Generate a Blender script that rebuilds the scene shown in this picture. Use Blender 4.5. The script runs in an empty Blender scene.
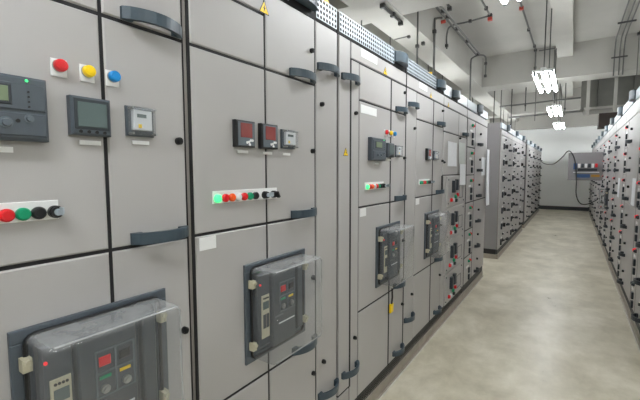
import bpy, bmesh, math, random
from mathutils import Matrix, Vector

# ------------------------------------------------------------------ camera, world, exposure
scene = bpy.context.scene
C = scene.collection
random.seed(7)

F_PX = 373.0                                     # focal length for a 640 px wide frame (21 mm lens)
_d = Vector((253.0, 29.3, -F_PX)).normalized()   # the aisle's direction, in camera axes
_u = Vector((-0.002, 1.0, 0.0)); _u.z = -(_u.x*_d.x + _u.y*_d.y)/_d.z; _u.normalize()
_r = _d.cross(_u)
rot = Matrix((_r, _d, _u)).to_4x4()              # world x = across, y = along the aisle, z = up
cam_data = bpy.data.cameras.new('camera')
cam_data.sensor_fit = 'HORIZONTAL'; cam_data.sensor_width = 36.0
cam_data.lens = F_PX/640.0*36.0
cam_data.clip_start = 0.02; cam_data.clip_end = 100
cam = bpy.data.objects.new('camera', cam_data); C.objects.link(cam)
cam.matrix_world = Matrix.Translation((0, 0, 1.5)) @ rot
scene.camera = cam

world = bpy.data.worlds.new('world'); scene.world = world; world.use_nodes = True
world.node_tree.nodes['Background'].inputs[0].default_value = (0.8, 0.85, 0.9, 1)
world.node_tree.nodes['Background'].inputs[1].default_value = 0.02
vs = scene.view_settings
vs.view_transform = 'Standard'; vs.look = 'None'; vs.gamma = 1.0; vs.use_curve_mapping = False
vs.exposure = 0.0
TUBE_EMIT = 32.5

# ------------------------------------------------------------------ materials
def srgb(r, g, b):
    def c(v):
        v /= 255.0
        return v/12.92 if v <= 0.04045 else ((v+0.055)/1.055)**2.4
    return (c(r), c(g), c(b), 1)

M = {}
def mat(name, col, rough=0.5, metal=0.0, vary=0.0, scale=8.0, bump=0.0, bscale=60.0, emit=0.0, coat=0.0, spec=0.5, rvary=0.0):
    m = bpy.data.materials.new(name); m.use_nodes = True
    nt = m.node_tree; b = nt.nodes['Principled BSDF']
    b.inputs['Base Color'].default_value = col
    b.inputs['Roughness'].default_value = rough
    b.inputs['Metallic'].default_value = metal
    b.inputs['Specular IOR Level'].default_value = spec
    b.inputs['Coat Weight'].default_value = coat
    tc = nt.nodes.new('ShaderNodeTexCoord')
    if vary > 0 or rvary > 0:
        n = nt.nodes.new('ShaderNodeTexNoise'); n.inputs['Scale'].default_value = scale
        n.inputs['Detail'].default_value = 6
        nt.links.new(tc.outputs['Object'], n.inputs['Vector'])
        if vary > 0:
            rmp = nt.nodes.new('ShaderNodeMapRange')
            rmp.inputs['From Min'].default_value = 0.3; rmp.inputs['From Max'].default_value = 0.7
            rmp.inputs['To Min'].default_value = 1 - vary; rmp.inputs['To Max'].default_value = 1 + vary
            nt.links.new(n.outputs['Fac'], rmp.inputs['Value'])
            mx = nt.nodes.new('ShaderNodeVectorMath'); mx.operation = 'SCALE'
            mx.inputs[0].default_value = col[:3]
            nt.links.new(rmp.outputs[0], mx.inputs['Scale'])
            nt.links.new(mx.outputs[0], b.inputs['Base Color'])
        if rvary > 0:
            r2 = nt.nodes.new('ShaderNodeMapRange')
            r2.inputs['From Min'].default_value = 0.3; r2.inputs['From Max'].default_value = 0.7
            r2.inputs['To Min'].default_value = rough - rvary; r2.inputs['To Max'].default_value = rough + rvary
            nt.links.new(n.outputs['Fac'], r2.inputs['Value'])
            nt.links.new(r2.outputs[0], b.inputs['Roughness'])
    if bump > 0:
        n2 = nt.nodes.new('ShaderNodeTexNoise'); n2.inputs['Scale'].default_value = bscale
        nt.links.new(tc.outputs['Object'], n2.inputs['Vector'])
        bp = nt.nodes.new('ShaderNodeBump'); bp.inputs['Strength'].default_value = bump
        bp.inputs['Distance'].default_value = 0.002
        nt.links.new(n2.outputs['Fac'], bp.inputs['Height'])
        nt.links.new(bp.outputs[0], b.inputs['Normal'])
    if emit > 0:
        b.inputs['Emission Color'].default_value = col
        b.inputs['Emission Strength'].default_value = emit
    M[name] = m
    return m

mat('panel', srgb(176, 173, 172), 0.42, vary=0.03, scale=3, bump=0.05, bscale=300)
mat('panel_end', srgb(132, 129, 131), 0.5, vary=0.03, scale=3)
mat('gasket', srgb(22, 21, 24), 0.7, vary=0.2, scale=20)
mat('recess', srgb(120, 115, 111), 0.6, vary=0.1, scale=10)
mat('handle', srgb(58, 72, 82), 0.38, vary=0.06, scale=30, bump=0.05, bscale=400)
mat('slate', srgb(74, 82, 90), 0.42, vary=0.06, scale=25)
mat('slate_dark', srgb(46, 52, 58), 0.4, vary=0.08, scale=25)
mat('slate_light', srgb(92, 101, 109), 0.4, vary=0.05, scale=25)
mat('breaker', srgb(62, 69, 76), 0.4, vary=0.08, scale=25)
mat('black', srgb(24, 25, 27), 0.4, vary=0.15, scale=30)
mat('steel', srgb(170, 172, 172), 0.3, metal=0.9, vary=0.05, scale=40)
mat('zinc', srgb(176, 186, 194), 0.35, vary=0.04, scale=10)
mat('plinth', srgb(58, 58, 56), 0.6, vary=0.15, scale=30)
mat('base', srgb(158, 150, 138), 0.55, vary=0.1, scale=12)
mat('white', srgb(238, 238, 238), 0.45, vary=0.02, scale=15)
mat('amber', srgb(176, 128, 46), 0.5, vary=0.1, scale=30)
mat('seal_line', srgb(205, 202, 192), 0.4, vary=0.15, scale=9)
mat('red_dull', srgb(176, 66, 54), 0.5, vary=0.1, scale=30)
mat('paper', srgb(236, 238, 242), 0.7, vary=0.03, scale=30)
mat('cream', srgb(190, 184, 160), 0.5, vary=0.06, scale=30)
mat('red', srgb(222, 30, 38), 0.3, vary=0.05, scale=30)
mat('orange', srgb(240, 92, 30), 0.3, vary=0.05, scale=30)
mat('green', srgb(0, 150, 105), 0.35, vary=0.05, scale=30)
mat('yellow', srgb(255, 214, 0), 0.35, vary=0.05, scale=30)
mat('blue', srgb(10, 140, 215), 0.3, vary=0.05, scale=30)
mat('blue_box', srgb(50, 84, 130), 0.5, vary=0.1, scale=30)
mat('green_lit', srgb(80, 255, 150), 0.3, vary=0.01, emit=0.9)
mat('red_lit', srgb(255, 40, 50), 0.3, vary=0.01, emit=0.5)
mat('lens_white', srgb(225, 228, 232), 0.25, vary=0.02, scale=30)
mat('lcd_green', srgb(112, 128, 98), 0.3, vary=0.05, scale=20)
mat('lcd_grey', srgb(92, 106, 106), 0.18, vary=0.05, scale=10)
mat('lcd_red', srgb(136, 62, 60), 0.25, vary=0.08, scale=20)
mat('concrete', srgb(168, 166, 160), 0.85, vary=0.05, scale=1.6, bump=0.2, bscale=25)
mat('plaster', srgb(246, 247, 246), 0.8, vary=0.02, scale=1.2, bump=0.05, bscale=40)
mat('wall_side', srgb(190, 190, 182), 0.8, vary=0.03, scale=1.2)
mat('conduit', srgb(104, 104, 102), 0.5, metal=0.3, vary=0.08, scale=12)
mat('conduit_dark', srgb(62, 62, 62), 0.5, vary=0.1, scale=12)
mat('duct', srgb(112, 112, 106), 0.6, vary=0.12, scale=3)
mat('duct_dark', srgb(48, 38, 34), 0.7, vary=0.15, scale=6)
mat('cable', srgb(38, 38, 40), 0.5, vary=0.1, scale=20)
mat('tube', (0.95, 0.985, 1.0, 1), 0.3, vary=0, emit=TUBE_EMIT)
mat('fixture', srgb(225, 226, 226), 0.45, vary=0.03, scale=20)
mat('baseboard', srgb(70, 72, 74), 0.6, vary=0.08, scale=8)

def floor_mat():
    m = bpy.data.materials.new('floor_epoxy'); m.use_nodes = True
    nt = m.node_tree; b = nt.nodes['Principled BSDF']
    tc = nt.nodes.new('ShaderNodeTexCoord')
    mp = nt.nodes.new('ShaderNodeMapping'); mp.inputs['Scale'].default_value = (1.0, 0.75, 1)
    nt.links.new(tc.outputs['Object'], mp.inputs['Vector'])
    n1 = nt.nodes.new('ShaderNodeTexNoise'); n1.inputs['Scale'].default_value = 2.3
    n1.inputs['Detail'].default_value = 9; n1.inputs['Roughness'].default_value = 0.66
    n1.inputs['Distortion'].default_value = 0.15
    nt.links.new(mp.outputs[0], n1.inputs['Vector'])
    cr = nt.nodes.new('ShaderNodeValToRGB')
    e = cr.color_ramp.elements
    e[0].position = 0.30; e[0].color = srgb(182, 173, 150)
    e[1].position = 0.64; e[1].color = srgb(232, 225, 208)
    x = cr.color_ramp.elements.new(0.5); x.color = srgb(212, 204, 183)
    nt.links.new(n1.outputs['Fac'], cr.inputs[0])
    nt.links.new(cr.outputs[0], b.inputs['Base Color'])
    mr = nt.nodes.new('ShaderNodeMapRange')
    mr.inputs['From Min'].default_value = 0.3; mr.inputs['From Max'].default_value = 0.7
    mr.inputs['To Min'].default_value = 0.27; mr.inputs['To Max'].default_value = 0.36
    nt.links.new(n1.outputs['Fac'], mr.inputs['Value'])
    nt.links.new(mr.outputs[0], b.inputs['Roughness'])
    n2 = nt.nodes.new('ShaderNodeTexNoise'); n2.inputs['Scale'].default_value = 9
    nt.links.new(tc.outputs['Object'], n2.inputs['Vector'])
    bp = nt.nodes.new('ShaderNodeBump'); bp.inputs['Strength'].default_value = 0.12; bp.inputs['Distance'].default_value = 0.01
    nt.links.new(n2.outputs['Fac'], bp.inputs['Height']); nt.links.new(bp.outputs[0], b.inputs['Normal'])
    M['floor'] = m
floor_mat()

def clear_mat():
    m = bpy.data.materials.new('clear_plastic'); m.use_nodes = True
    nt = m.node_tree
    for n in list(nt.nodes): nt.nodes.remove(n)
    out = nt.nodes.new('ShaderNodeOutputMaterial')
    tr = nt.nodes.new('ShaderNodeBsdfTransparent'); tr.inputs[0].default_value = (0.93, 0.94, 0.95, 1)
    gl = nt.nodes.new('ShaderNodeBsdfGlossy'); gl.inputs['Roughness'].default_value = 0.12
    df = nt.nodes.new('ShaderNodeBsdfDiffuse'); df.inputs[0].default_value = (0.75, 0.76, 0.77, 1)
    lw = nt.nodes.new('ShaderNodeLayerWeight'); lw.inputs[0].default_value = 0.5
    pw = nt.nodes.new('ShaderNodeMath'); pw.operation = 'POWER'; pw.inputs[1].default_value = 4.5
    nt.links.new(lw.outputs['Facing'], pw.inputs[0])
    fr = nt.nodes.new('ShaderNodeMath'); fr.operation = 'MULTIPLY_ADD'; fr.inputs[1].default_value = 0.8; fr.inputs[2].default_value = 0.05
    nt.links.new(pw.outputs[0], fr.inputs[0])
    tc = nt.nodes.new('ShaderNodeTexCoord')
    nz = nt.nodes.new('ShaderNodeTexNoise'); nz.inputs['Scale'].default_value = 14; nz.inputs['Detail'].default_value = 5
    nt.links.new(tc.outputs['Object'], nz.inputs['Vector'])
    # settled dust on faces that look up; base amount is painted-in reflection haze
    geo = nt.nodes.new('ShaderNodeNewGeometry'); sp = nt.nodes.new('ShaderNodeSeparateXYZ')
    nt.links.new(geo.outputs['Normal'], sp.inputs[0])
    mr = nt.nodes.new('ShaderNodeMapRange')
    mr.inputs['From Min'].default_value = 0.1; mr.inputs['From Max'].default_value = 1.0
    mr.inputs['To Min'].default_value = 0.085; mr.inputs['To Max'].default_value = 0.36
    sg = nt.nodes.new('ShaderNodeMath'); sg.operation = 'MULTIPLY_ADD'; sg.inputs[1].default_value = -2; sg.inputs[2].default_value = 1
    nt.links.new(geo.outputs['Backfacing'], sg.inputs[0])
    zz = nt.nodes.new('ShaderNodeMath'); zz.operation = 'MULTIPLY'
    nt.links.new(sp.outputs['Z'], zz.inputs[0]); nt.links.new(sg.outputs[0], zz.inputs[1])
    nt.links.new(zz.outputs[0], mr.inputs['Value'])
    mu = nt.nodes.new('ShaderNodeMath'); mu.operation = 'MULTIPLY'
    mr2 = nt.nodes.new('ShaderNodeMapRange'); mr2.inputs['To Min'].default_value = 0.6; mr2.inputs['To Max'].default_value = 1.3
    nt.links.new(nz.outputs['Fac'], mr2.inputs['Value'])
    nt.links.new(mr.outputs[0], mu.inputs[0]); nt.links.new(mr2.outputs[0], mu.inputs[1])
    m1 = nt.nodes.new('ShaderNodeMixShader'); m2 = nt.nodes.new('ShaderNodeMixShader')
    nt.links.new(mu.outputs[0], m1.inputs[0]); nt.links.new(tr.outputs[0], m1.inputs[1]); nt.links.new(df.outputs[0], m1.inputs[2])
    nt.links.new(fr.outputs[0], m2.inputs[0]); nt.links.new(m1.outputs[0], m2.inputs[1]); nt.links.new(gl.outputs[0], m2.inputs[2])
    nt.links.new(m2.outputs[0], out.inputs[0])
    M['clear'] = m
clear_mat()
ce = M['clear'].copy(); ce.name = 'edge_glint'; M['edge_glint'] = ce  # whiter copy of the clear plastic, for painted edge highlights
for n in ce.node_tree.nodes:
    if n.type == 'MAP_RANGE' and abs(n.inputs['To Max'].default_value-.36) < 1e-3:
        n.inputs['To Min'].default_value = .35; n.inputs['To Max'].default_value = .6

# ------------------------------------------------------------------ mesh helpers
class MB:
    def __init__(s): s.v = []; s.f = []
    def add(s, vs, fs):
        o = len(s.v); s.v += [tuple(p) for p in vs]; s.f += [tuple(i+o for i in f) for f in fs]; return s
    def box(s, x0, x1, y0, y1, z0, z1):
        return s.add([(x0,y0,z0),(x1,y0,z0),(x1,y1,z0),(x0,y1,z0),(x0,y0,z1),(x1,y0,z1),(x1,y1,z1),(x0,y1,z1)],
            [(0,3,2,1),(4,5,6,7),(0,1,5,4),(1,2,6,5),(2,3,7,6),(3,0,4,7)])
    def cbox(s, x0, x1, y0, y1, z0, z1, c=0.003):
        """box whose +x face has chamfered edges"""
        def ring(x, i): return [(x,y0+i,z0+i),(x,y1-i,z0+i),(x,y1-i,z1-i),(x,y0+i,z1-i)]
        vs = ring(x0, 0)+ring(x1-c, 0)+ring(x1, c)
        fs = [(3,2,1,0), (8,9,10,11)]
        for a in (0, 4):
            for i in range(4):
                j = (i+1) % 4; fs.append((a+i, a+j, a+4+j, a+4+i))
        return s.add(vs, fs)
    def prism(s, poly, a0, a1, axis='x'):
        """poly: points (y,z) for x, (x,y) for z, (x,z) for y, swept from a0 to a1"""
        n = len(poly)
        mk = {'x': lambda a, p: (a, p[0], p[1]), 'z': lambda a, p: (p[0], p[1], a), 'y': lambda a, p: (p[0], a, p[1])}[axis]
        vs = [mk(a0, p) for p in poly]+[mk(a1, p) for p in poly]
        fs = [tuple(range(n-1, -1, -1)), tuple(range(n, 2*n))]+[(i, (i+1) % n, n+(i+1) % n, n+i) for i in range(n)]
        return s.add(vs, fs)
    def cyl(s, cy, cz, r, x0, x1, n=14, r1=None):
        r1 = r if r1 is None else r1
        vs = [(x0, cy+r*math.cos(2*math.pi*i/n), cz+r*math.sin(2*math.pi*i/n)) for i in range(n)]
        vs += [(x1, cy+r1*math.cos(2*math.pi*i/n), cz+r1*math.sin(2*math.pi*i/n)) for i in range(n)]
        return s.add(vs, [tuple(range(n-1,-1,-1)), tuple(range(n,2*n))]+[(i,(i+1)%n,n+(i+1)%n,n+i) for i in range(n)])
    def tube(s, pts, r, n=8):
        pts = [Vector(p) for p in pts]; rings = []
        up = Vector((0,0,1)); prev = None
        for i, p in enumerate(pts):
            t = (pts[min(i+1,len(pts)-1)]-pts[max(i-1,0)]).normalized()
            a = t.cross(up) if prev is None else prev-t*prev.dot(t)
            if a.length < 1e-4: a = t.cross(Vector((1,0,0)))
            a.normalize(); prev = a; b = t.cross(a)
            rings.append([p+(a*math.cos(2*math.pi*k/n)+b*math.sin(2*math.pi*k/n))*r for k in range(n)])
        vs = [q for rg in rings for q in rg]
        fs = [tuple(range(n-1,-1,-1)), tuple(range((len(pts)-1)*n, len(pts)*n))]
        for i in range(len(pts)-1):
            for k in range(n):
                fs.append((i*n+k, i*n+(k+1)%n, (i+1)*n+(k+1)%n, (i+1)*n+k))
        return s.add(vs, fs)
    def perf(s, x, y0, y1, z0, z1, ny, nz, rr=0.32):
        """sheet with a grid of real octagonal holes"""
        dy, dz = (y1-y0)/ny, (z1-z0)/nz
        r = rr*min(dy, dz)
        for i in range(ny):
            for j in range(nz):
                cy, cz = y0+(i+.5)*dy, z0+(j+.5)*dz
                o = [(1,0),(1,1),(0,1),(-1,1),(-1,0),(-1,-1),(0,-1),(1,-1)]
                vs = [(x, cy+a*dy/2, cz+b*dz/2) for a, b in o]
                vs += [(x, cy+r*math.cos(math.pi*k/4), cz+r*math.sin(math.pi*k/4)) for k in range(8)]
                s.add(vs, [(k, (k+1)%8, 8+(k+1)%8, 8+k) for k in range(8)])
        return s
    def mesh(s, name, m):
        me = bpy.data.meshes.new(name); me.from_pydata(s.v, [], s.f); me.update()
        for p in me.polygons: p.use_smooth = True
        me.set_sharp_from_angle(angle=math.radians(32))
        if m: me.materials.append(M[m])
        return me

def obj(name, mb, m, parent=None, loc=(0,0,0)):
    me = mb.mesh(name, m) if isinstance(mb, MB) else mb
    o = bpy.data.objects.new(name, me); C.objects.link(o); o.location = loc
    if parent: o.parent = parent
    return o
CACHE = {}
def part(name, key, fn, m, parent, loc=(0,0,0), rotx=0):
    """one object; alike pieces share mesh data through the cache"""
    k = (name, m)+tuple(key)
    if k not in CACHE:
        b = MB(); fn(b); CACHE[k] = b.mesh(name, m)
    o = obj(name, CACHE[k], m, parent, loc)
    if rotx: o.rotation_euler.x = rotx
    return o
def thing(name, label, cat, loc=(0,0,0), rotz=0, group=None):
    o = bpy.data.objects.new(name, None); C.objects.link(o)
    o.location = loc; o.rotation_euler = (0,0,rotz); o['label'] = label; o['category'] = cat
    o.empty_display_size = 0.1
    if group: o['group'] = group
    return o
def tag(o, label, cat, group=None):
    o['label'] = label; o['category'] = cat
    if group: o['group'] = group
    return o
def struct(name, mb, m):
    o = obj(name, mb, m); o['kind'] = 'structure'; return o
R5 = lambda v: round(v, 4)

# ------------------------------------------------------------------ the room
XL, XR, YB, YF, ZC = -2.9, 2.6, 17.0, -5.0, 4.13
struct('floor', MB().box(XL-.2, XR+.2, YF-.2, YB+.2, -.1, 0), 'floor')
ceil = struct('ceiling', MB().box(XL-.2, XR+.2, YF-.2, YB+.2, ZC, ZC+.15), 'concrete')
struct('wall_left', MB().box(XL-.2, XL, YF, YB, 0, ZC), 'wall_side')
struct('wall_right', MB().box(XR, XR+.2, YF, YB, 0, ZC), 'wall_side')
struct('wall_back', MB().box(XL, XR, YB, YB+.2, 0, ZC), 'plaster')
struct('wall_front', MB().box(XL, XR, YF-.2, YF, 0, ZC), 'plaster')
struct('baseboard_back', MB().box(XL, XR, YB-.02, YB, 0, .14), 'baseboard')
ZB = 3.45
for y in (-1.5, 4.0, 9.5, 14.6):
    obj('cross_beam', MB().box(XL, XR, y, y+.6, ZB, ZC), 'concrete', ceil)
obj('end_beam', MB().box(XL, XR, YB-.3, YB, 3.12, ZC), 'concrete', ceil)
obj('edge_beam', MB().box(-2.28, -1.85, YF, YB, ZB-.006, ZC), 'concrete', ceil)
obj('middle_beam', MB().box(-.37, -.10, YF, YB, 3.87, ZC), 'concrete', ceil)

ORD = ['first', 'second', 'third', 'fourth', 'fifth', 'sixth', 'seventh', 'eighth', 'ninth', 'tenth']
# ------------------------------------------------------------------ ceiling lamps
def lamp(y, L, label, x0=-.36, group='hanging tube lamps over the aisle'):
    t = thing('tube_lamp', label, 'ceiling lamp', (x0, y, 2.70), 0, group)
    part('housing', ('h', L), lambda b: (b.box(-.03,.03,-L/2,L/2,.05,.085), b.box(-.12,.12,-L/2,-L/2+.05,.042,.06), b.box(-.12,.12,L/2-.05,L/2,.042,.06), b.box(-.12,.12,-.02,.02,.042,.06)), 'fixture', t)
    for k in range(3):
        x = (-.095, 0, .095)[k]
        part('tube', ('t', L), lambda b: b.tube([(0,-L/2+.03,0),(0,L/2-.03,0)], .022, 12), 'tube', t, (x,0,.012))
        for s in (-1, 1):
            part('socket', ('s', s), lambda b: b.box(-.012,.012,-.012,.012,-.012,.05), 'slate_light', t, (x, s*(L/2-.018), 0))
    for s in (-1, 1):
        part('hanger_rod', ('r',), lambda b: b.tube([(0,0,.07),(0,0,ZC-2.70)], .008, 6), 'conduit_dark', t, (.004*s, s*(L/2-.2), 0))
for y, L, lb in ((-3.4, 1.3, 'white tube lamp hanging farthest behind the viewer'),
                 (-.4, 1.3, 'white tube lamp hanging just behind the viewer'),
                 (2.42, 1.3, 'tube lamp cut off by the top of the picture, nearest of the row'),
                 (6.15, 1.3, 'large lit three-tube lamp hanging in front of the concrete cross beam'),
                 (9.2, 1.3, 'second of the lit lamps fully in view, hanging beyond the cross beam'),
                 (12.2, 1.3, 'smallest and farthest lit lamp, near the back wall')):
    lamp(y, L, lb)
# unseen lamps added behind both cabinet rows to brighten ceiling and back wall
for sx, nm in ((-2.35, 'left'), (2.0, 'right')):
    for k, y in enumerate((0.6, 4.9, 7.6, 11.4, 13.7, 15.6)):
        if sx > 0 and y > 10 and y < 12: y = 12.0
        if y > 13: sx = 1.4 if sx > 0 else -1.9
        lamp(y, 1.3, 'unseen fill lamp added behind the %s row, %s from the viewer' % (nm, ORD[k]), sx, 'unseen added fill lamps')

# ------------------------------------------------------------------ cabinet pieces (local x = out of the front, y = left to right, z = up)
def bow(b, L, H=.032, D=.036, T=.011, n=12):
    """bowed strap handle centred on the origin"""
    out, inn = [], []
    for i in range(n+1):
        t = i/n; y = -L/2+L*t
        s = math.sin(math.pi*t)**.75
        out.append((T+D*s, y)); inn.append((max(0.0, D*s), y*(1-.06)))
    out = [(0, -L/2)]+out+[(0, L/2)]
    inn = inn[1:-1]
    poly = out+[(0, L/2-.022)]+inn[::-1]+[(0, -L/2+.022)]
    # strips, so that the concave outline is filled correctly
    for i in range(n):
        o0, o1 = out[i+1], out[i+2]
        t0, t1 = i/n, (i+1)/n
        i0 = (max(0, D*math.sin(math.pi*t0)**.75), (-L/2+L*t0)*(1-.06)); i1 = (max(0, D*math.sin(math.pi*t1)**.75), (-L/2+L*t1)*(1-.06))
        b.prism([i0, i1, o1, o0][::-1], -H/2, H/2, 'z')
    b.box(0, .010, -L/2, -L/2+.03, -H/2, H/2); b.box(0, .010, L/2-.03, L/2, -H/2, H/2)
def handle(parent, y, z, L=.18, H=.032, D=.036, off=(0,0,0)):
    return part('handle', ('bow', L, H, D), lambda b: bow(b, L, H, D), 'handle', parent, (off[0], y-off[1], z-off[2]))
def lock(parent, y, z, off=(0,0,0)):
    def f(b): b.cyl(0,0,.011,0,.012,12); b.cyl(0,0,.008,.012,.016,12); b.box(.016,.019,-.002,.002,-.007,.007)
    return part('lock', ('k',), f, 'black', parent, (off[0], y-off[1], z-off[2]))
def door(cab, y0, y1, z0, z1, h=None, k=None, g=.0048, name='door', m='panel', c=.004, x=0.0):
    w, hh = R5(y1-y0-2*g), R5(z1-z0-2*g)
    d = part(name, ('d', w, hh, c), lambda b: b.cbox(-.016, 0, 0, w, 0, hh, c), m, cab, (x, y0+g, z0+g))
    off = (0, y0+g, z0+g)
    for q in (h or []): handle(d, q[0], q[1], *(q[2:] if len(q) > 2 else ()), off=off)
    for q in (k or []): lock(d, q[0], q[1], off)
    return d
def plate(cab, y0, y1, z0, z1, m='white', t=.0015, name='label_plate'):
    w, h = R5(y1-y0), R5(z1-z0)
    return part(name, ('p', w, h, t), lambda b: b.box(0, t, 0, w, 0, h), m, cab, (.0003, y0, z0))
def warning(cab, y, z, s=.056):
    hgt = s*.87
    tri = lambda k: [(-s/2*k, -hgt/3*k), (s/2*k, -hgt/3*k), (0, hgt*2/3*k)]
    o = part('warning_sign', ('w', s), lambda b: b.prism(tri(1), 0, .001), 'black', cab, (.0003, y, z))
    part('sign_face', ('wf', s), lambda b: b.prism(tri(.84), 0, .0006), 'yellow', o, (.001, 0, 0))
    bolt = [(.004,.02),(-.006,.002),(-.001,.002),(-.005,-.013),(.007,.006),(.001,.006)]
    part('bolt_symbol', ('wb', s), lambda b: (b.prism([bolt[0],bolt[1],bolt[2],bolt[5]], 0, .0005), b.prism([bolt[2],bolt[3],bolt[4],bolt[5]], 0, .0005)), 'black', o, (.0017, 0, 0))
def body(cab, w, depth=.8, ztop=2.19, plinth=True, band=None, bandtop=2.30, blocks=(), dark=None, base_z=.165, bh=.065):
    part('body', ('b', w, depth, ztop), lambda b: b.box(-depth, -.03, .002, w-.002, base_z, ztop), 'panel_end', cab)
    dark = plinth if dark is None else dark
    part('gasket', ('g', w, ztop, dark), lambda b: b.box(-.03, -.004 if dark else -.012, .006, w-.006, base_z+.006, ztop-.006), 'gasket' if dark else 'recess', cab)
    part('plinth_backing', ('pb', w), lambda b: b.box(-depth+.02, -.035, .002, w-.002, .08, base_z), 'gasket', cab)
    if plinth:
        part('plinth_grille', ('pg', w), lambda b: b.perf(-.012, .002, w-.002, .084, base_z-.002, max(4, int(w/.0206)), 4, .33), 'plinth', cab)
    else:
        part('plinth_grille', ('pp', w), lambda b: b.box(-.03, -.012, .002, w-.002, .084, base_z-.002), 'plinth', cab)
    part('base_channel', ('bc', w), lambda b: (b.box(-depth+.02, -.004, 0, w, 0, .08), b.box(-.004, .006, 0, w, 0, .016)), 'base', cab)
    part('floor_seal', ('fs', w), lambda b: b.prism([(.006,0),(.013,0),(.006,.008)], 0, w, 'y'), 'seal_line', cab)
    part('top_duct', ('td', w, depth, ztop), lambda b: b.box(-depth, -.028 if not plinth else -.010, .004, w-.004, ztop, bandtop-.001), 'panel_end' if not plinth else 'gasket', cab)
    for (y0, y1, kind) in (band or []):
        L = R5(y1-y0)
        if kind == 'perf':
            part('vent_grille', ('vg', L), lambda b: b.perf(0, 0, L, .012, bandtop-ztop, max(3, int(L/.0245)), 4, .36), 'zinc', cab, (-.002, y0, ztop))
        else:
            part('top_cover', ('tc', L, ztop), lambda b: b.cbox(-.028, -.002, 0, L, .012, bandtop-ztop, .004), 'zinc', cab, (0, y0, ztop))
    for (yc, L) in blocks:
        def f(b, L=L):
            n = 10; poly = [(0, -L/2)]+[(.012+.036*math.sin(math.pi*i/n)**.6, -L/2+L*i/n) for i in range(n+1)]+[(0, L/2)]
            b.prism(poly[::-1], -bh/2, bh/2, 'z')
        part('corner_cap', ('cc', L, bh), f, 'handle', cab, (-.002, yc, ztop+.03+bh/2))

# instruments ---------------------------------------------------------------
def indicator(cab, y, z, m):
    p = part('indicator_lamp', ('pl',), lambda b: b.cbox(0, .004, -.0165, .0165, -.02, .02, .001), 'white', cab, (0, y, z))
    part('collar', ('col',), lambda b: b.cyl(0, .004, .0145, .004, .010, 16), 'steel', p)
    part('lens', ('lens',), lambda b: (b.cyl(0, .004, .0145, .010, .019, 18, .0138), b.cyl(0, .004, .0138, .019, .022, 18, .011), b.cyl(0, .004, .008, .022, .023, 14, .007)), m, p)
def relay(cab, y0, z0, w=.196, h=.136):
    p = part('protection_relay', ('r', w, h), lambda b: (b.cbox(0, .028, 0, w, 0, h, .006), b.cbox(.028, .031, .012, w-.006, .064, h-.016, .002), b.cbox(.028, .031, .012, w-.006, .010, .058, .002)), 'slate', cab, (0, y0, z0))
    part('screen_bezel', ('sb',), lambda b: b.cbox(0, .002, 0, .092, 0, .042, .002), 'slate_dark', p, (.031, .038, .073))
    part('screen', ('sc',), lambda b: b.cbox(0, .002, 0, .08, 0, .031, .001), 'lcd_green', p, (.0325, .044, .079))
    part('status_led', ('led',), lambda b: b.cyl(0, 0, .0032, 0, .003, 10, .002), 'green_lit', p, (.029, .158, h-.009))
    for k, (yy, zz, r) in enumerate(((.158, .047, .009), (.118, .036, .012), (.072, .036, .012))):
        part('knob', ('rk', r), lambda b, r=r: (b.cyl(0,0,r,0,.003,16), b.cyl(0,0,r*.72,.003,.008,16,r*.6)), 'slate_light', p, (.030, yy, zz))
    part('keyhole', ('kh',), lambda b: b.cyl(0,0,.004,0,.003,10), 'black', p, (.030, .138, .041))
    for k in range(4):
        part('led_dot', ('ld',), lambda b: b.cyl(0,0,.0022,0,.002,8), 'black', p, (.031, .159, .072+k*.0105))
def square_meter(cab, y0, z0, s=.092, m='slate', screen='lcd_grey', keys='dots'):
    p = part('digital_meter', ('sm', s, m), lambda b: b.cbox(0, .022, 0, s, 0, s, .005), m, cab, (0, y0, z0))
    if keys == 'dots':
        part('screen_bezel', ('smb', s), lambda b: b.cbox(0, .0015, .006, s-.006, .014, s-.006, .001), 'slate_dark', p, (.022,0,0))
        part('screen', ('sms', s), lambda b: b.cbox(0, .0015, .013, s-.012, .02, s-.013, .001), screen, p, (.0235,0,0))
        for k in range(4):
            part('key', ('smk',), lambda b: b.cyl(0,0,.0042,0,.002,8), 'black', p, (.022, s*(.2+.2*k), .0085))
    else:
        part('faceplate', ('smf', s), lambda b: b.cbox(0, .0015, .006, s-.006, .005, s-.006, .001), 'slate_light', p, (.022,0,0))
        part('screen', ('sms2', s), lambda b: b.cbox(0, .0015, .018, s-.020, .034, s-.010, .001), screen, p, (.0235,0,0))
        def cross(b):
            for (a, c) in ((0,0),(.009,.006),(-.009,-.002),(.004,-.009),(.018,.006)): b.cyl(a, c, .0052, 0, .002, 6)
        part('keypad', ('smx',), cross, 'white', p, (.0235, s*.60, .019))
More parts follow.
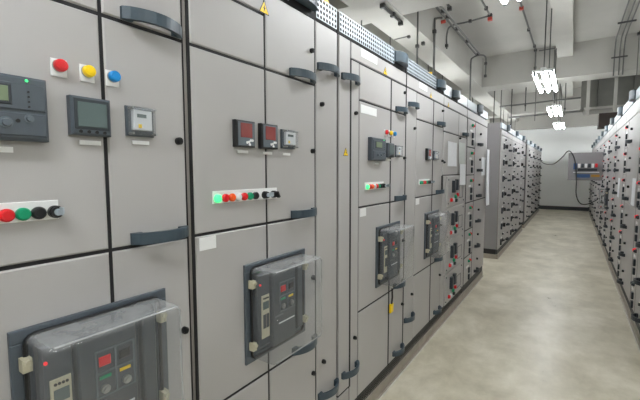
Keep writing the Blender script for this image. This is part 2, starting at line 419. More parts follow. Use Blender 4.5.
def sealed_meter(cab, y0, z0, w=.078, h=.08, vis=True):
    p = part('sealed_meter', ('cm', w, h), lambda b: b.cbox(0, .010, 0, w, 0, h, .003), 'slate', cab, (0, y0, z0))
    part('meter_face', ('cmf', w, h), lambda b: b.cbox(0, .012, .012, w-.012, .016, h-.010, .002), 'lens_white', p, (.010,0,0))
    part('reading_window', ('cmw', w), lambda b: b.box(0, .0012, .022, w-.03, h*.62, h*.74), 'lcd_grey', p, (.022,0,0))
    part('yellow_mark', ('cmy', w), lambda b: b.box(0, .0012, .025, .034, .022, .032), 'yellow', p, (.022,0,0))
    def hood(b):
        x1 = .032; c = .007
        def ring(x, i): return [(x,.003+i,.003+i),(x,w-.003-i,.003+i),(x,w-.003-i,h-.003-i),(x,.003+i,h-.003-i)]
        b.add(ring(.010,0)+ring(x1-c,.001)+ring(x1,c), [(8,9,10,11)]+[(a+i,a+(i+1)%4,a+4+(i+1)%4,a+4+i) for a in (0,4) for i in range(4)])
    part('clear_cover', ('cmh', w, h), hood, 'clear', p)
    for a in (.006, w-.006):
        for c in (.006, h-.006):
            part('screw', ('cms',), lambda b: b.cyl(0,0,.003,0,.022,8), 'steel', p, (.010, a, c))
def strip(cab, y0, y1, z0, z1, items):
    w, h = R5(y1-y0), R5(z1-z0)
    p = part('button_strip', ('bs', w, h), lambda b: b.cbox(0, .004, 0, w, 0, h, .001), 'white', cab, (0, y0, z0))
    for (y, kind) in items:
        loc = (.004, y-y0, h*.40)
        if kind in ('black_key', 'selector'):
            s = part('selector_switch', ('sel',), lambda b: (b.cyl(0,0,.0145,0,.012,18), b.cyl(0,0,.0125,.012,.02,18)), 'black', p, loc)
            # the selector's grip stays part of the same level
            if kind == 'black_key':
                part('switch_key', ('ky',), lambda b: (b.cyl(0,0,.008,0,.004,14), b.box(.004,.026,-.0015,.0015,-.006,.006), b.box(.012,.03,-.0015,.0015,-.002,.012)), 'zinc', p, (loc[0]+.02, loc[1], loc[2]))
            else:
                part('selector_grip', ('sg',), lambda b: b.cbox(0,.016,-.004,.004,-.0125,.0125,.002), 'black', p, (loc[0]+.02, loc[1], loc[2]), .5)
        else:
            part('push_button', ('pbn',), lambda b: (b.cyl(0,0,.0142,0,.008,18), b.cyl(0,0,.0142,.008,.012,18,.011), b.cyl(0,0,.009,.0105,.0135,14)), kind, p, loc)
    return p
def round_box_shell(b, y0, y1, z0, z1, x0, x1, r=.022, seg=4):
    bm = bmesh.new(); bmesh.ops.create_cube(bm, size=1)
    for v in bm.verts:
        v.co = Vector((x0+(v.co.x+.5)*(x1-x0), y0+(v.co.y+.5)*(y1-y0), z0+(v.co.z+.5)*(z1-z0)))
    ed = [e for e in bm.edges if not all(abs(v.co.x-x0) < 1e-6 for v in e.verts)]
    bmesh.ops.bevel(bm, geom=ed, offset=r, segments=seg, profile=.5, affect='EDGES')
    kill = [f for f in bm.faces if all(abs(v.co.x-x0) < 1e-6 for v in f.verts)]
    bmesh.ops.delete(bm, geom=kill, context='FACES')
    bm.verts.index_update()
    b.add([v.co[:] for v in bm.verts], [[v.index for v in f.verts] for f in bm.faces]); bm.free()
def breaker(cab, y0, z0, W=.375, H=.385, depth=.125, label=None):
    p = part('circuit_breaker', ('cb', W, H), lambda b: (b.cbox(0,.010,0,W,0,.03,.002), b.cbox(0,.010,0,W,H-.03,H,.002), b.cbox(0,.010,0,.035,.03,H-.03,.002), b.cbox(0,.010,W-.035,W,.03,H-.03,.002), b.box(0,.004,.035,W-.035,.03,H-.03)), 'slate', cab, (0, y0, z0))
    # breaker face behind the hood
    part('breaker_face', ('bf', W, H), lambda b: (b.cbox(.004,.030,.045,.115,.05,H-.045,.006), b.cbox(.004,.042,.118,.262,.035,H-.05,.004), b.cbox(.004,.014,.262,.285,.05,H-.05,.002), b.cbox(.004,.034,.285,W-.05,.05,H-.045,.004)), 'breaker', p)
    part('trip_unit', ('tu',), lambda b: b.cbox(0,.004,0,.044,0,.17,.002), 'cream', p, (.030,.062,.085))
    part('trip_screen', ('ts',), lambda b: b.box(0,.0015,0,.032,0,.03), 'lcd_grey', p, (.034,.068,.20))
    part('trip_keypad', ('tk',), lambda b: (b.box(0,.0015,0,.015,0,.055), b.box(0,.0015,.018,.032,0,.055)), 'slate_dark', p, (.034,.068,.125))
    for k in range(4): part('trip_button', ('tb',), lambda b: b.cyl(0,0,.0035,0,.002,8), 'black', p, (.034,.072+.008*k,.243))
    part('red_light', ('rl',), lambda b: b.cyl(0,0,.004,0,.004,10), 'red_lit', p, (.030,.056,.30))
    part('window_frame', ('wf',), lambda b: (b.box(0,.003,0,.1,.118,.122), b.box(0,.003,0,.1,.062,.066), b.box(0,.003,0,.004,0,.12), b.box(0,.003,.048,.052,0,.12), b.box(0,.003,.096,.1,0,.12), b.box(0,.003,0,.1,0,.004)), 'slate_light', p, (.042,.155,.165))
    part('off_button', ('ob',), lambda b: b.cbox(0,.006,0,.028,0,.024,.003), 'red', p, (.042,.164,.246))
    part('on_button', ('onb',), lambda b: b.cbox(0,.006,0,.028,0,.024,.003), 'black', p, (.042,.214,.246))
    part('green_flag', ('gf',), lambda b: b.box(0,.002,0,.028,0,.008), 'green', p, (.042,.164,.212))
    part('yellow_flag', ('yf',), lambda b: b.box(0,.002,0,.028,0,.008), 'yellow', p, (.042,.214,.212))
    for k in range(2): part('key_switch', ('ks',), lambda b: (b.cyl(0,0,.011,0,.008,12), b.cyl(0,0,.006,.008,.012,10)), 'steel', p, (.042,.176+.054*k,.186))
    part('rating_bar', ('rb',), lambda b: b.box(0,.002,0,.1,0,.005), 'lens_white', p, (.042,.15,.118))
    part('brand_strip', ('br',), lambda b: b.box(0,.0015,0,.05,0,.006), 'slate_light', p, (.042,.128,.15))
    # rubber seal round the hood, the hood itself, four latches
    a0, a1, b0, b1 = .026, W-.026, .016, H-.016
    pts = []
    for cx_, cy_, s0 in ((a1-.02,b1-.02,0),(a0+.02,b1-.02,90),(a0+.02,b0+.02,180),(a1-.02,b0+.02,270)):
        for k in range(4):
            an = math.radians(s0+k*30); pts.append((.014, cx_+.02*math.cos(an), cy_+.02*math.sin(an)))
    pts.append(pts[0])
    part('seal', ('sl', W, H), lambda b: b.tube(pts, .0055, 6), 'black', p)
    part('clear_hood', ('ch', W, H, depth), lambda b: round_box_shell(b, a0, a1, b0, b1, .012, depth, .017, 4), 'clear', p)
    q = .005; e0, e1, f0, f1 = a0+q, a1-q, b0+q, b1-q
    part('hood_edge_glint', ('hr', W, H, depth), lambda b: (b.tube([(depth-q,e0+.012,f0),(depth-q,e1-.012,f0),(depth-q,e1,f0+.012),(depth-q,e1,f1-.012),(depth-q,e1-.012,f1),(depth-q,e0+.012,f1)], .0025, 6)), 'edge_glint', p)  # pale tubes added along the front edges as painted highlights
    for yy in (a0-.012, a1-.008):
        for zz in (.055, H-.09):
            part('latch', ('lt',), lambda b: (b.cbox(0,.026,0,.018,0,.030,.003), b.cyl(.009,.022,.007,.026,.032,8)), 'cream', p, (.010, yy, zz))
    return p

# ------------------------------------------------------------------ main row on the left: front plane x = -1
FX = -1.0
ZA, ZBm, ZCm, ZT, Z0, ZF = 1.895, 1.293, .68, 2.19, .165, 2.095
def cabinet(y0, label):
    return thing('switchgear_cabinet', label, 'cabinet', (FX, y0, 0), 0, 'cabinets in the near left row')

def std_doors(c, a, g, w, top_left_fascia=True, skip_top_handle=False):
    """a = left of the wide compartment, g = vertical gap, w = right edge"""
    hy = w-.099
    for (y0, y1, right) in ((a, g, False), (g, w, True)):
        door(c, y0, y1, Z0, ZCm, h=[(hy, .215)] if right else None, k=[(w-.03, .53)] if right else None)
        door(c, y0, y1, ZCm, ZBm, h=[(hy, ZCm+.022)] if right else None, k=[(w-.03, 1.0)] if right else None)
        door(c, y0, y1, ZBm, ZA, h=[(hy, ZBm+.022)] if right else None, k=[(w-.03, 1.592)] if right else None)

# --- first cabinet (cut off by the left edge of the picture)
c1 = cabinet(-.16, 'nearest grey cabinet, with red, yellow and blue lamps beside a big dark relay'); o = -.16
w1 = .905
body(c1, w1, band=[(.004, .70, 'perf')], blocks=((w1-.10, .18),))
door(c1, 0, .208, Z0, ZT, h=[(.104, 1.985), (.104, .385)], k=[(.18, 1.815), (.18, .55)])
std_doors(c1, .208, .655, .897)
for (a, b_) in ((.208, .655), (.655, .897)):
    door(c1, a, b_, ZA, ZF, h=[(.897-.102, ZA+.02)] if a > .5 else None)
door(c1, .208, .897, ZF, ZT, name='fascia')
for y, m in ((.395, 'red'), (.456, 'yellow'), (.517, 'blue')): indicator(c1, y-o, 1.74, m)
relay(c1, .164-o, 1.566)
plate(c1, .235-o, .299-o, 1.541, 1.553, m='white', t=.004)
square_meter(c1, .408-o, 1.588)
plate(c1, .43-o, .48-o, 1.566, 1.577, t=.004)
sealed_meter(c1, .546-o, 1.596)
plate(c1, .562-o, .611-o, 1.575, 1.585, t=.004)
strip(c1, .118-o, .378-o, 1.39, 1.434, [(.142-o, 'green_lit'), (.172-o, 'red'), (.2-o, 'orange'), (.225-o, 'lens_white'), (.251-o, 'red'), (.279-o, 'red'), (.308-o, 'green'), (.337-o, 'black'), (.369-o, 'black_key')])
breaker(c1, .268-o, .768)
plate(c1, .8945, .9045, Z0, ZT, m='recess', t=.0006, name='corner_post')

# --- second cabinet
o = .745
c2 = cabinet(o, 'grey cabinet with two red-screened meters and a long row of buttons'); W2 = .90; D = lambda v: v-o
body(c2, W2, band=[(.71, .888, 'perf'), (.012, .51, 'perf')], blocks=((D(1.345), .185),))
g2 = D(1.104); a2 = D(.757); e2 = D(1.442)
door(c2, 0, a2, Z0, ZT, name='side_post', m='recess', g=.001, x=-.008)
std_doors(c2, a2, g2, e2)
door(c2, a2, g2, ZA, ZF); door(c2, a2, g2, ZF, ZT, name='fascia')
door(c2, g2, e2, ZA, ZT, h=[(e2-.102, ZA+.02)], k=[(e2-.034, 2.04)])
door(c2, e2, W2-.006, Z0, ZT, h=[(D(1.545), 1.985), (D(1.545), .385)], k=[(D(1.488), 1.815), (D(1.50), .55)])
warning(c2, D(1.10), 2.115)
for y0 in (.928, 1.057): square_meter(c2, D(y0), 1.587, .095, m='black', screen='lcd_red', keys='cross')
sealed_meter(c2, D(1.189), 1.594, .088, .078)
for a, b_ in ((.949, 1.0), (1.082, 1.133), (1.2, 1.248)): plate(c2, D(a), D(b_), 1.566, 1.576, t=.004)
strip(c2, D(.832), D(1.16), 1.391, 1.434, [(D(y), k) for y, k in ((.85,'green_lit'),(.884,'red'),(.914,'orange'),(.943,'lens_white'),(.973,'red'),(1.003,'green'),(1.032,'black'),(1.083,'black_key'),(1.133,'selector'))])
plate(c2, D(.775), D(.843), 1.24, 1.283)
breaker(c2, D(.968), .767)
part('lifting_eye', ('le',), lambda b: (b.cyl(0,0,.02,-.012,.012,12), b.cyl(0,-.02,.01,-.01,.01,8)), 'yellow', c2, (-.05, D(1.60), 2.326))

# --- third cabinet
o = 1.648
c3 = cabinet(o, 'grey cabinet with yellow warning triangle, small relay and red, yellow, blue lamps'); W3 = .925
body(c3, W3, band=[(.012, D(2.355), 'perf')], blocks=((D(2.45), .19),))
kink = D(1.773); a3 = D(1.87); g3 = D(2.307); e3 = D(2.570)
door(c3, 0, kink, .28, ZT, h=[(D(1.762), 1.985), (D(1.772), .385)], k=[])
door(c3, 0, kink, Z0, .28, name='lower_panel')
door(c3, kink, a3, Z0, ZF, k=[(D(1.822), 1.815), (D(1.822), .55)], g=.0025)
door(c3, kink, e3, ZF, ZT, name='fascia')
std_doors(c3, a3, g3, e3)
door(c3, a3, g3, ZA, ZF); door(c3, g3, e3, ZA, ZF, h=[(e3-.102, ZA+.02)], k=[(e3-.04, 2.045)])
plate(c3, D(1.885), D(2.09), 2.135, 2.18); plate(c3, D(1.888), D(2.09), 1.828, 1.874)
warning(c3, D(2.21), 2.118)
warning(c3, D(1.722), 1.595, .05)
for y, m in ((2.217, 'red'), (2.283, 'yellow'), (2.348, 'blue')): indicator(c3, D(y), 1.742, m)
relay(c3, D(1.98), 1.562); plate(c3, D(2.06), D(2.12), 1.54, 1.551, t=.004)
square_meter(c3, D(2.23), 1.588); plate(c3, D(2.25), D(2.3), 1.568, 1.578, t=.004)
sealed_meter(c3, D(2.375), 1.594)
strip(c3, D(1.94), D(2.2), 1.39, 1.434, [(D(y), k) for y, k in ((1.965,'green_lit'),(1.997,'red'),(2.028,'orange'),(2.058,'lens_white'),(2.088,'red'),(2.118,'green'),(2.148,'black'),(2.18,'black_key'))])
plate(c3, D(1.885), D(1.96), 1.238, 1.284)
breaker(c3, D(2.095), .767)
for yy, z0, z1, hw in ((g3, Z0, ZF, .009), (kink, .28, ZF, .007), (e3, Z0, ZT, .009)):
    plate(c3, yy-hw, yy+hw, z0, z1, m='gasket', t=.0006, name='gap_strip')  # black strips laid over the gaps to paint them darker and wider

# --- fourth cabinet
o = 2.575
c4 = cabinet(o, 'grey cabinet between the small relay cabinet and the one with white papers'); W4 = .927
body(c4, W4, band=[(.012, D(3.265), 'perf')], blocks=((D(3.37), .19),))
a4 = D(2.785); g4 = D(3.2); e4 = D(3.498)
door(c4, 0, a4, Z0, ZF, h=[(D(2.70), 1.98), (D(2.68), .385)], k=[(D(2.737), 1.818), (D(2.735), .55)], g=.0025)
door(c4, 0, e4, ZF, ZT, name='fascia')
std_doors(c4, a4, g4, e4)
door(c4, a4, g4, ZA, ZF); door(c4, g4, e4, ZA, ZF, h=[(e4-.102, ZA+.02)], k=[(e4-.05, 2.04)])
plate(c4, D(2.83), D(3.02), 2.135, 2.18); warning(c4, D(3.12), 2.118)
square_meter(c4, D(3.005), 1.588, .095, m='black', screen='lcd_red', keys='cross')
sealed_meter(c4, D(3.215), 1.594, .078, .078)
strip(c4, D(2.86), D(3.12), 1.39, 1.434, [(D(y), k) for y, k in ((2.885,'green'),(2.92,'green'),(2.955,'red'),(2.99,'red'),(3.03,'green'),(3.065,'black'),(3.1,'black_key'))])
plate(c4, D(2.8), D(2.88), 1.238, 1.284)
plate(c4, D(3.47), D(3.49), 1.33, 1.455, m='black', t=.012, name='pull_bar')
breaker(c4, D(3.015), .767)
plate(c4, g4-.010, g4+.010, Z0, ZF, m='gasket', t=.0006, name='gap_strip')  # black strip painting this gap darker, as on the third cabinet
part('lifting_eye', ('le',), lambda b: None, 'yellow', c4, (-.05, D(3.24), 2.326))

# --- fifth cabinet: papers and two mimic panels
o = 3.502
c5 = cabinet(o, 'grey cabinet with white papers taped on and two control panels below'); W5 = .918
body(c5, W5, band=[(.012, D(3.76), 'plain'), (D(4.0), W5-.01, 'plain')], blocks=((D(3.88), .19),))
g5 = D(4.05)
door(c5, 0, W5-.006, ZF, ZT, name='fascia')
door(c5, 0, g5, ZA-.03, ZF); door(c5, g5, W5-.006, ZA-.03, ZF, h=[(W5-.12, ZA)])
door(c5, 0, g5, 1.46, ZA-.03, k=[(.03, 1.58)]); door(c5, g5, W5-.006, 1.46, ZA-.03, k=[(g5+.04, 1.84)])
door(c5, 0, W5-.006, Z0, 1.46)
warning(c5, D(3.65), 2.118)
for z0, z1 in ((1.155, 1.445), (.83, 1.14), (.5, .815), (.18, .485)):
    pn = part('control_panel', ('cp', R5(z1-z0)), lambda b: b.cbox(0,.014,0,.66,0,z1-z0,.004), 'panel', c5, (0, D(3.63), z0))
    for (yy, zz, ww, hh) in ((.16,.13,.05,.12), (.27,.15,.05,.11)):
        part('switch_block', ('sw', ww, hh), lambda b: b.cbox(0,.03,0,ww,0,hh,.004), 'slate_dark', pn, (.014, yy, zz))
    for (yy, zz, m) in ((.28,.085,'green'), (.36,.1,'red'), (.2,.055,'lens_white'), (.31,.045,'slate_dark'), (.13,.06,'red')):
        part('push_button', ('pb5',), lambda b: (b.cyl(0,0,.02,0,.012,12), b.cyl(0,0,.016,.012,.02,12)), m, pn, (.014, yy, zz))
    part('outline', ('ol',), lambda b: (b.box(0,.002,0,.16,0,.006), b.box(0,.002,0,.16,.13,.136), b.box(0,.002,0,.006,0,.13), b.box(0,.002,.154,.16,0,.13)), 'slate_dark', pn, (.014, .45, .06))
    for (yy, zz) in ((.03,.03), (.63,.03), (.03,z1-z0-.03), (.63,z1-z0-.03)):
        part('screw', ('scw',), lambda b: b.cyl(0,0,.008,0,.006,8), 'slate', pn, (.014, yy, zz))

# ------------------------------------------------------------------ drawer cabinets (sixth of the near row, far left row, right row)
def drawer_cabinet(loc, rotz, w, rows, label, group, colw=.40, ztop=2.19, bandtop=2.30, lamps=('red', 'green'), fine=True, handle_dir=1, seed=0, capw=.2, hy=None, dark=False, slim=False):
    rnd = random.Random(seed)
    c = thing('drawer_cabinet', label, 'cabinet', loc, rotz, group)
    ye = w-.006
    body(c, w, ztop=ztop, bandtop=bandtop, plinth=False, band=[(.01, w*.5-.11, 'plain'), (w*.5+.11, w-.01, 'plain')], blocks=((w*.5, capw),), bh=bandtop-ztop-.02, dark=dark)
    door(c, 0, ye, ZF, ztop, name='fascia')
    dz = (ZF-Z0)/rows
    half = rows//2; zm = Z0+half*dz; gd = .006 if dark else .003
    tall = [door(c, colw, ye, Z0, zm, g=gd), door(c, colw, ye, zm, ZF, g=gd)]
    if slim:
        for yq in (.012, colw): plate(c, yq-.010, yq+.010, Z0, ZF, m='gasket' if dark else 'recess', t=.0006, name='gap_strip')  # dark strips added to paint in the column seams
    for i in range(rows):
        z0 = Z0+i*dz; z1 = z0+dz
        d = door(c, .0, colw, z0, z1, name='drawer_front', g=.006 if dark else .002)
        off = (0, .003, z0+.003)
        yy = colw*.62
        if not slim: part('rotary_switch', ('rs',), lambda b: (b.cbox(0,.012,-.03,.03,-.03,.03,.004), b.cbox(.012,.042,-.010,.010,-.034,.034,.004)), 'black', d, (0, yy-off[1], dz*.36), rnd.choice((0, .8, 1.57)))
        if fine:
            for q, m in enumerate(lamps):
                if m == 'red_lit' and z0 < .45: m = 'slate_dark'
                part('indicator_lamp', ('il',), lambda b: (b.cyl(0,0,.019,0,.01,10), b.cyl(0,0,.016,.01,.024,10,.012)), m, d, (0, yy-off[1]-.03+.06*q, dz*.78))
            part('label_plate', ('lp2',), lambda b: b.box(0,.003,-.06,.06,-.012,.012), 'white', d, (0, colw*.45, dz*.58))
            if slim:
                for zq in (.16, .42): part('switch_block', ('sb3',), lambda b: b.cbox(0,.018,-.022,.022,-.032,.032,.003), 'slate_dark', d, (0, yy-off[1], dz*zq))
            else: part('switch_block', ('sb2',), lambda b: b.cbox(0,.022,-.02,.02,-.05,.05,.003), 'slate_dark', d, (0, colw*.32, dz*.34))
        else:
            part('indicator_lamp', ('il',), lambda b: None, lamps[i % len(lamps)], d, (0, yy-off[1], dz*.78))
        d2 = tall[0] if i < half else tall[1]; zo = z0-(Z0 if i < half else zm)
        h_y = (hy if hy else (ye-colw)*.45)
        part('handle', ('bow', .17, .034, .042), lambda b: bow(b, .17, .034, .042, .013, 8), 'slate_dark', d2, (0, h_y, zo+.05))
        if fine: part('lock', ('lk2',), lambda b: b.cyl(0,0,.014,0,.02,8), 'black', d2, (0, h_y+.06, zo+dz*.58))
    return c

drawer_cabinet((FX, 4.422, 0), 0, 1.19, 6, 'last cabinet of the near left row, with stacked drawers and tall paper strips', 'cabinets in the near left row', colw=.42, hy=.22, seed=1, dark=True, slim=True, lamps=('green', 'red'))

ORD = ['first', 'second', 'third', 'fourth', 'fifth', 'sixth', 'seventh', 'eighth', 'ninth', 'tenth']
for i in range(3):
    drawer_cabinet((FX, 6.86+i*1.255, 0), 0, 1.25, 7, '%s drawer cabinet from the grey end panel in the far left row' % ORD[i], 'drawer cabinets in the far left row', colw=.72, seed=10+i, fine=(i < 2), lamps=('slate_dark', 'white'), hy=.2)
for i in range(4):
    drawer_cabinet((FX, 11.06+i*1.32, 0), 0, 1.31, 7, '%s drawer cabinet beyond the dark gap in the far left row' % ORD[i], 'drawer cabinets in the far left row', colw=.72, seed=20+i, fine=False, lamps=('slate_dark',), hy=.2)

RX = .53
right = []
for i in range(10):
    y_far = 4.8+i*1.3
    if y_far > 16.6: break
    right.append(drawer_cabinet((RX, y_far, 0), math.pi, 1.295, 6, '%s drawer cabinet in the right row, counted from the right picture edge' % ORD[i], 'drawer cabinets in the right row', colw=.34, ztop=2.25, bandtop=2.37, seed=40+i, fine=(i < 5), lamps=('slate_dark',) if i >= 5 else ('red_lit', 'slate_dark'), hy=.28, capw=.22, slim=True))
breaker(right[3], .12, .80, label=None)

# open door of a right-hand cabinet, standing out into the aisle
od = part('open_door', ('od',), lambda b: b.cbox(-.012, .012, 0, .62, 0, .60, .003), 'panel_end', right[4], (0, 0, 0))
od.location = (.005, .045, 1.29); od.rotation_euler = (0, 0, math.radians(-90))
# after the turn the leaf's local y points out of the cabinet; its +x side looks at the far wall, so devices sit on -x
def dev(name, m, y0, y1, z0, z1, t=.03):
    part(name, (y0, y1, z0, z1, t), lambda b: b.box(-.012-t, -.012, y0, y1, z0, z1), m, od)
dev('mounting_rail', 'white', .06, .52, .165, .185, .012)
dev('blue_terminal', 'blue_box', .22, .45, .06, .135)
dev('orange_terminal', 'amber', .05, .2, .075, .125, .02)
for k in range(6):
    y0 = .44-k*.06
    dev('small_breaker', ('white', 'slate_dark', 'white', 'slate_dark', 'white', 'red')[k], y0-.045, y0, .27+.01*(k % 2), .36, .05)
dev('black_relay', 'blue_box', .455, .52, .24, .37, .05)
dev('wire_duct', 'slate_dark', .10, .44, .205, .25, .035)

# ------------------------------------------------------------------ papers, tags, cables
def sheet(name, label, x, y0, y1, z0, z1, m='paper', curl=.006, sx=1, group=None):
    b = MB(); n = 5; t = .0012
    for i in range(n):
        for j in range(n):
            pass
    vs = []
    for i in range(n+1):
        for j in range(n+1):
            u, v = i/n, j/n
            d = .0015+curl*(1-v)**2*(.4+.6*u)+.0012*math.sin(5*u+3*v)+.0012
            vs.append((x+sx*d, y0+(y1-y0)*u, z0+(z1-z0)*v))
    fs = [(i*(n+1)+j, (i+1)*(n+1)+j, (i+1)*(n+1)+j+1, i*(n+1)+j+1) for i in range(n) for j in range(n)]
    k = len(vs); vs += [(p[0]+sx*t, p[1], p[2]) for p in vs]
    fs += [tuple(q+k for q in f[::-1]) for f in fs]
    ring = [j for j in range(n+1)]+[i*(n+1)+n for i in range(1, n+1)]+[n*(n+1)+j for j in range(n-1, -1, -1)]+[i*(n+1) for i in range(n-1, 0, -1)]
    fs += [(ring[i], ring[(i+1) % len(ring)], ring[(i+1) % len(ring)]+k, ring[i]+k) for i in range(len(ring))]
    b.add(vs, fs)
    return tag(obj(name, b, m), label, 'paper', group)
sheet('paper_sheet', 'wide white paper sheet taped left of the plastic sleeve', FX, 3.65, 3.97, 1.545, 1.785)
sheet('plastic_sleeve', 'grey-green plastic sleeve hanging above a white paper strip', FX, 4.065, 4.32, 1.575, 1.80, 'lcd_grey')
bpy.data.objects['plastic_sleeve'].data.materials[0] = mat('sleeve', srgb(190, 196, 190), .3, vary=.05, scale=20)
sheet('paper_strip', 'white paper strip hanging below the grey-green plastic sleeve', FX+.016, 4.06, 4.31, 1.35, 1.573)
sheet('paper_note', 'small white paper note on the last cabinet of the near left row', FX, 5.25, 5.50, 1.44, 1.68)
st = sheet('paper_strip', 'long narrow white strip hanging at the end of the near left row', FX+.03, 5.45, 5.605, 1.03, 1.79, curl=.02)
sheet('paper_sheet', 'tall white paper on the right row, nearest the right picture edge', RX, 4.86, 5.12, 1.14, 1.42, sx=-1)
sheet('paper_sheet', 'smaller white paper on the right row, farther down the aisle', RX, 6.38, 6.62, 1.14, 1.40, sx=-1)

tg = thing('padlock_tag', 'yellow tag hanging on a dark cord below the clear breaker cover', 'tag', (FX+.02, 2.31, .56))
obj('cord', MB().tube([(0,0,.04),(.004,.003,.09),(.002,.002,.15)], .006, 6), 'cable', tg)
obj('tag_plate', MB().cbox(0,.012,-.022,.022,-.015,.045,.002), 'yellow', tg, (-.006,0,0))

def smooth_path(pts, n=6):
    P = [Vector(p) for p in pts]; P = [2*P[0]-P[1]]+P+[2*P[-1]-P[-2]]; out = []
    for i in range(1, len(P)-2):
        for k in range(n):
            t = k/n; a, b, c, d = P[i-1:i+3]
            out.append(.5*((2*b)+(c-a)*t+(2*a-5*b+4*c-d)*t*t+(3*b-a-3*c+d)*t**3))
    out.append(P[-2]); return out
tag(obj('black_cable', MB().tube(smooth_path([(-.97,15.2,1.86),(-.75,13.8,1.72),(-.45,12.0,1.68),(-.22,10.5,1.82),(-.12,9.95,1.925),(-.05,9.88,1.90),(.03,9.84,1.70),(.07,9.83,1.3),(.08,9.80,.98),(.16,9.75,.80),(.3,9.70,.80),(.48,9.62,.93)]), .011, 6), 'cable'),
    'black cable looping from the far left row over the open door', 'cable')

# ------------------------------------------------------------------ conduits on the ceiling
def conduit(label, runs, r=.014, clamps=(), boxes=(), m='conduit', name='conduit'):
    p0 = Vector(runs[0][0])
    t = thing(name, label, 'conduit', p0)
    for rn in runs:
        obj('pipe', MB().tube([Vector(p)-p0 for p in rn], r, 8), m, t)
    for c in clamps:
        c = Vector(c)-p0
        obj('clamp', MB().box(c.x-r-.008, c.x+r+.008, c.y-.022, c.y+.022, c.z-r-.008, c.z+r+.008), 'conduit_dark', t)
    for c, mm in boxes:
        c = Vector(c)-p0
        obj('junction_box', MB().box(c.x-.03, c.x+.03, c.y-.03, c.y+.03, c.z-.022, c.z+.022), mm, t)
    return t
ZK = 3.79
conduit('pair of steel pipes running along the left ceiling edge beam', [[(-1.68,5.3,ZK),(-1.68,8.0,ZK)], [(-1.62,5.3,ZK),(-1.62,8.0,ZK)]], .016,
        clamps=[(-1.65,5.6,ZK),(-1.65,6.4,ZK),(-1.65,7.1,ZK)], boxes=[((-1.65,5.85,ZK),'conduit_dark'),((-1.65,8.02,ZK),'conduit_dark')])
tag(obj('pipe_box', MB().cyl(0,0,.025,-.03,.03,12), 'red_dull', None, (-1.71,5.85,ZK-.05)), 'small red box under the pipe pair near the left beam', 'junction box')
conduit('pipe dropping from the red box to the near left cabinet tops', [smooth_path([(-1.72,5.83,ZK),(-1.8,5.80,ZK),(-1.82,5.79,ZK-.05),(-1.82,5.79,3.3)])+[Vector((-1.82,5.79,2.33))]], .017, clamps=[(-1.82,5.79,3.6)])
conduit('thin pipe dropping beside the near concrete cross beam', [[(-1.80,5.0,ZC),(-1.80,5.0,2.33)]], .012, clamps=[(-1.80,5.0,3.17),(-1.72,5.0,3.19)])
conduit('pipe crossing the ceiling from the left beam with a bend', [smooth_path([(-1.82,6.45,3.52),(-1.82,6.45,3.75),(-1.76,6.44,3.87),(-1.5,6.42,3.87)])+[Vector((-1.15,6.36,3.87))]], .014, clamps=[(-1.82,6.45,3.57),(-1.45,6.41,3.87)], boxes=[((-1.15,6.36,3.87),'conduit_dark')])
conduit('short pipe meeting the crossing pipe at a red box', [[(-1.16,4.62,3.87),(-1.15,6.30,3.87)]], .014, clamps=[(-1.15,6.05,3.87)], boxes=[((-1.15,6.36,3.82),'red_dull')])
conduit('forked pipe dropping at the left end of the concrete cross beam', [smooth_path([(-1.66,8.06,ZK),(-1.76,8.1,ZK-.02),(-1.80,8.12,ZK-.1),(-1.80,8.12,3.2)])+[Vector((-1.80,8.12,2.35))], smooth_path([(-1.62,8.06,ZK),(-1.55,8.1,ZK-.02),(-1.52,8.12,ZK-.1),(-1.52,8.12,3.4)])], .016, clamps=[(-1.52,8.12,3.62),(-1.52,8.12,3.38)])
conduit('pipe running to the cross beam between lamp and left pipes', [[(-.78,4.7,4.08),(-.77,9.40,4.08)], [(-.77,9.43,4.08),(-.77,9.46,3.50)]], .016, clamps=[(-.78,8.0,4.08),(-.77,9.1,4.08),(-.77,9.46,3.72)], boxes=[((-.77,9.38,4.07),'conduit_dark'),((-.78,6.85,4.06),'red_dull')])
conduit('pipe branching right and dropping behind the large lit lamp', [[(-.71,9.42,4.06),(-.42,9.42,4.06),(-.42,9.45,4.03),(-.41,9.45,3.0)]], .014)
for k, x in enumerate((.58, .66, .72)):
    conduit(['left', 'middle', 'right'][k]+' pipe of the three bending down over the cross beam at right',
            [[(x+.02,4.65,4.06),(x+.01,8.9,4.06)]+smooth_path([(x,9.25,4.02),(x,9.42,3.85)])+[Vector((x,9.45,3.36))]], .012)
for (y, z) in ((8.35, 4.02), (9.42, 3.70)):
    tag(obj('pipe_bracket', MB().box(.53, .78, y-.012, y+.012, z-.012, z+.012), 'conduit_dark'), 'dark bracket across the three right-hand pipes, %s' % ('under the slab' if y < 9 else 'on the beam face'), 'bracket')
conduit('thin rod hanging at the right picture edge', [[(.93,9.40,4.13),(.93,9.40,2.55)]], .008, boxes=[((.93,9.40,4.08),'conduit_dark')])
conduit('bent pipe with clamps under the near concrete beam', [[(-1.92,4.15,3.42),(-1.92,4.72,3.42)], [(-1.92,4.15,3.42),(-1.92,4.15,3.5)]], .018, clamps=[(-1.92,4.15,3.42),(-1.92,4.45,3.42),(-1.92,4.70,3.40)], m='conduit_dark')
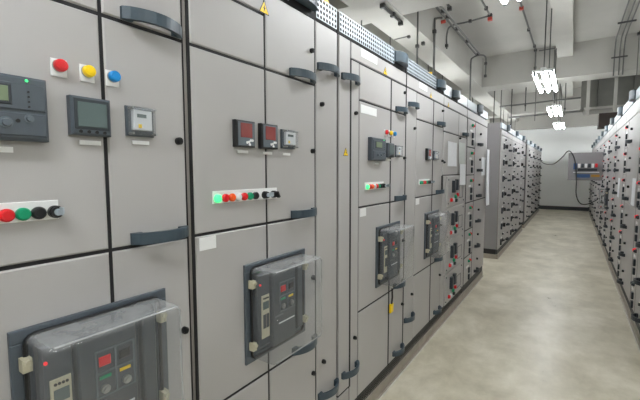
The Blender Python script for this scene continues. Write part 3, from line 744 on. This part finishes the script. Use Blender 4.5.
conduit('short rod under the left edge beam with a round end', [[(-2.27,5.33,3.44),(-2.05,5.31,3.44)]], .010, clamps=[(-2.04,5.31,3.43)])
conduit('clamp piece hanging at the top near the left pipes', [[(-1.40,4.62,3.6),(-1.40,5.1,3.6)]], .016, clamps=[(-1.40,5.05,3.58)], m='conduit_dark')

# clutter beyond the cross beam
for k, (x, y, z0, z1) in enumerate(((-1.75,10.6,2.4,4.13),(-1.62,10.8,2.4,4.13),(-1.45,11.4,2.6,4.13),(-1.1,11.2,3.05,4.13),(-.95,12.2,2.9,4.13),(-.42,10.5,2.8,4.13),(-.22,10.6,2.8,4.13))):
    conduit(['leftmost','second','third','fourth','fifth','sixth','seventh'][k]+' thin rod hanging beyond the cross beam, counted from the left', [[(x,y,z0),(x,y,z1)]], .012, clamps=[(x,y,z0+.15)], name='hanging_rod', m='conduit_dark' if k in (0,2,3) else 'conduit')
conduit('long pipe crossing the aisle ceiling before the back wall', [[(-1.8,13.6,3.22),(1.8,13.4,3.26)]], .03)
conduit('second pipe crossing the aisle ceiling, just beyond the cross beam', [[(-1.8,11.8,3.32),(1.2,11.6,3.36)]], .022)
tr = thing('cable_duct', 'wide grey panelled duct beyond the cross beam above the right row', 'duct', (.2, 10.6, 2.78))
for k in range(5):
    x0 = -.12+k*.31
    obj('duct_panel', MB().box(x0+.006, x0+.304, .02*(k % 2), .8, .16, 1.30), 'duct', tr)
obj('duct_shelf', MB().box(-.05, 1.3, -.05, .85, .10, .155), 'concrete', tr)
tag(obj('support_post', MB().box(.18,.24,10.3,10.36,2.70,ZC), 'concrete'), 'left pale post in front of the grey duct', 'post')
tag(obj('support_post', MB().box(.66,.72,10.3,10.36,2.72,ZC), 'concrete'), 'right pale post in front of the grey duct', 'post')
tag(obj('dark_box', MB().cbox(.42,1.2,10.2,10.8,2.45,2.74,.01), 'duct_dark'), 'dark brown box under the grey duct above the right row', 'box')
tag(obj('beacon', MB().box(1.0,1.12,9.2,9.3,3.0,3.1), 'yellow'), 'small yellow box hanging at the right edge above the cabinets', 'box')
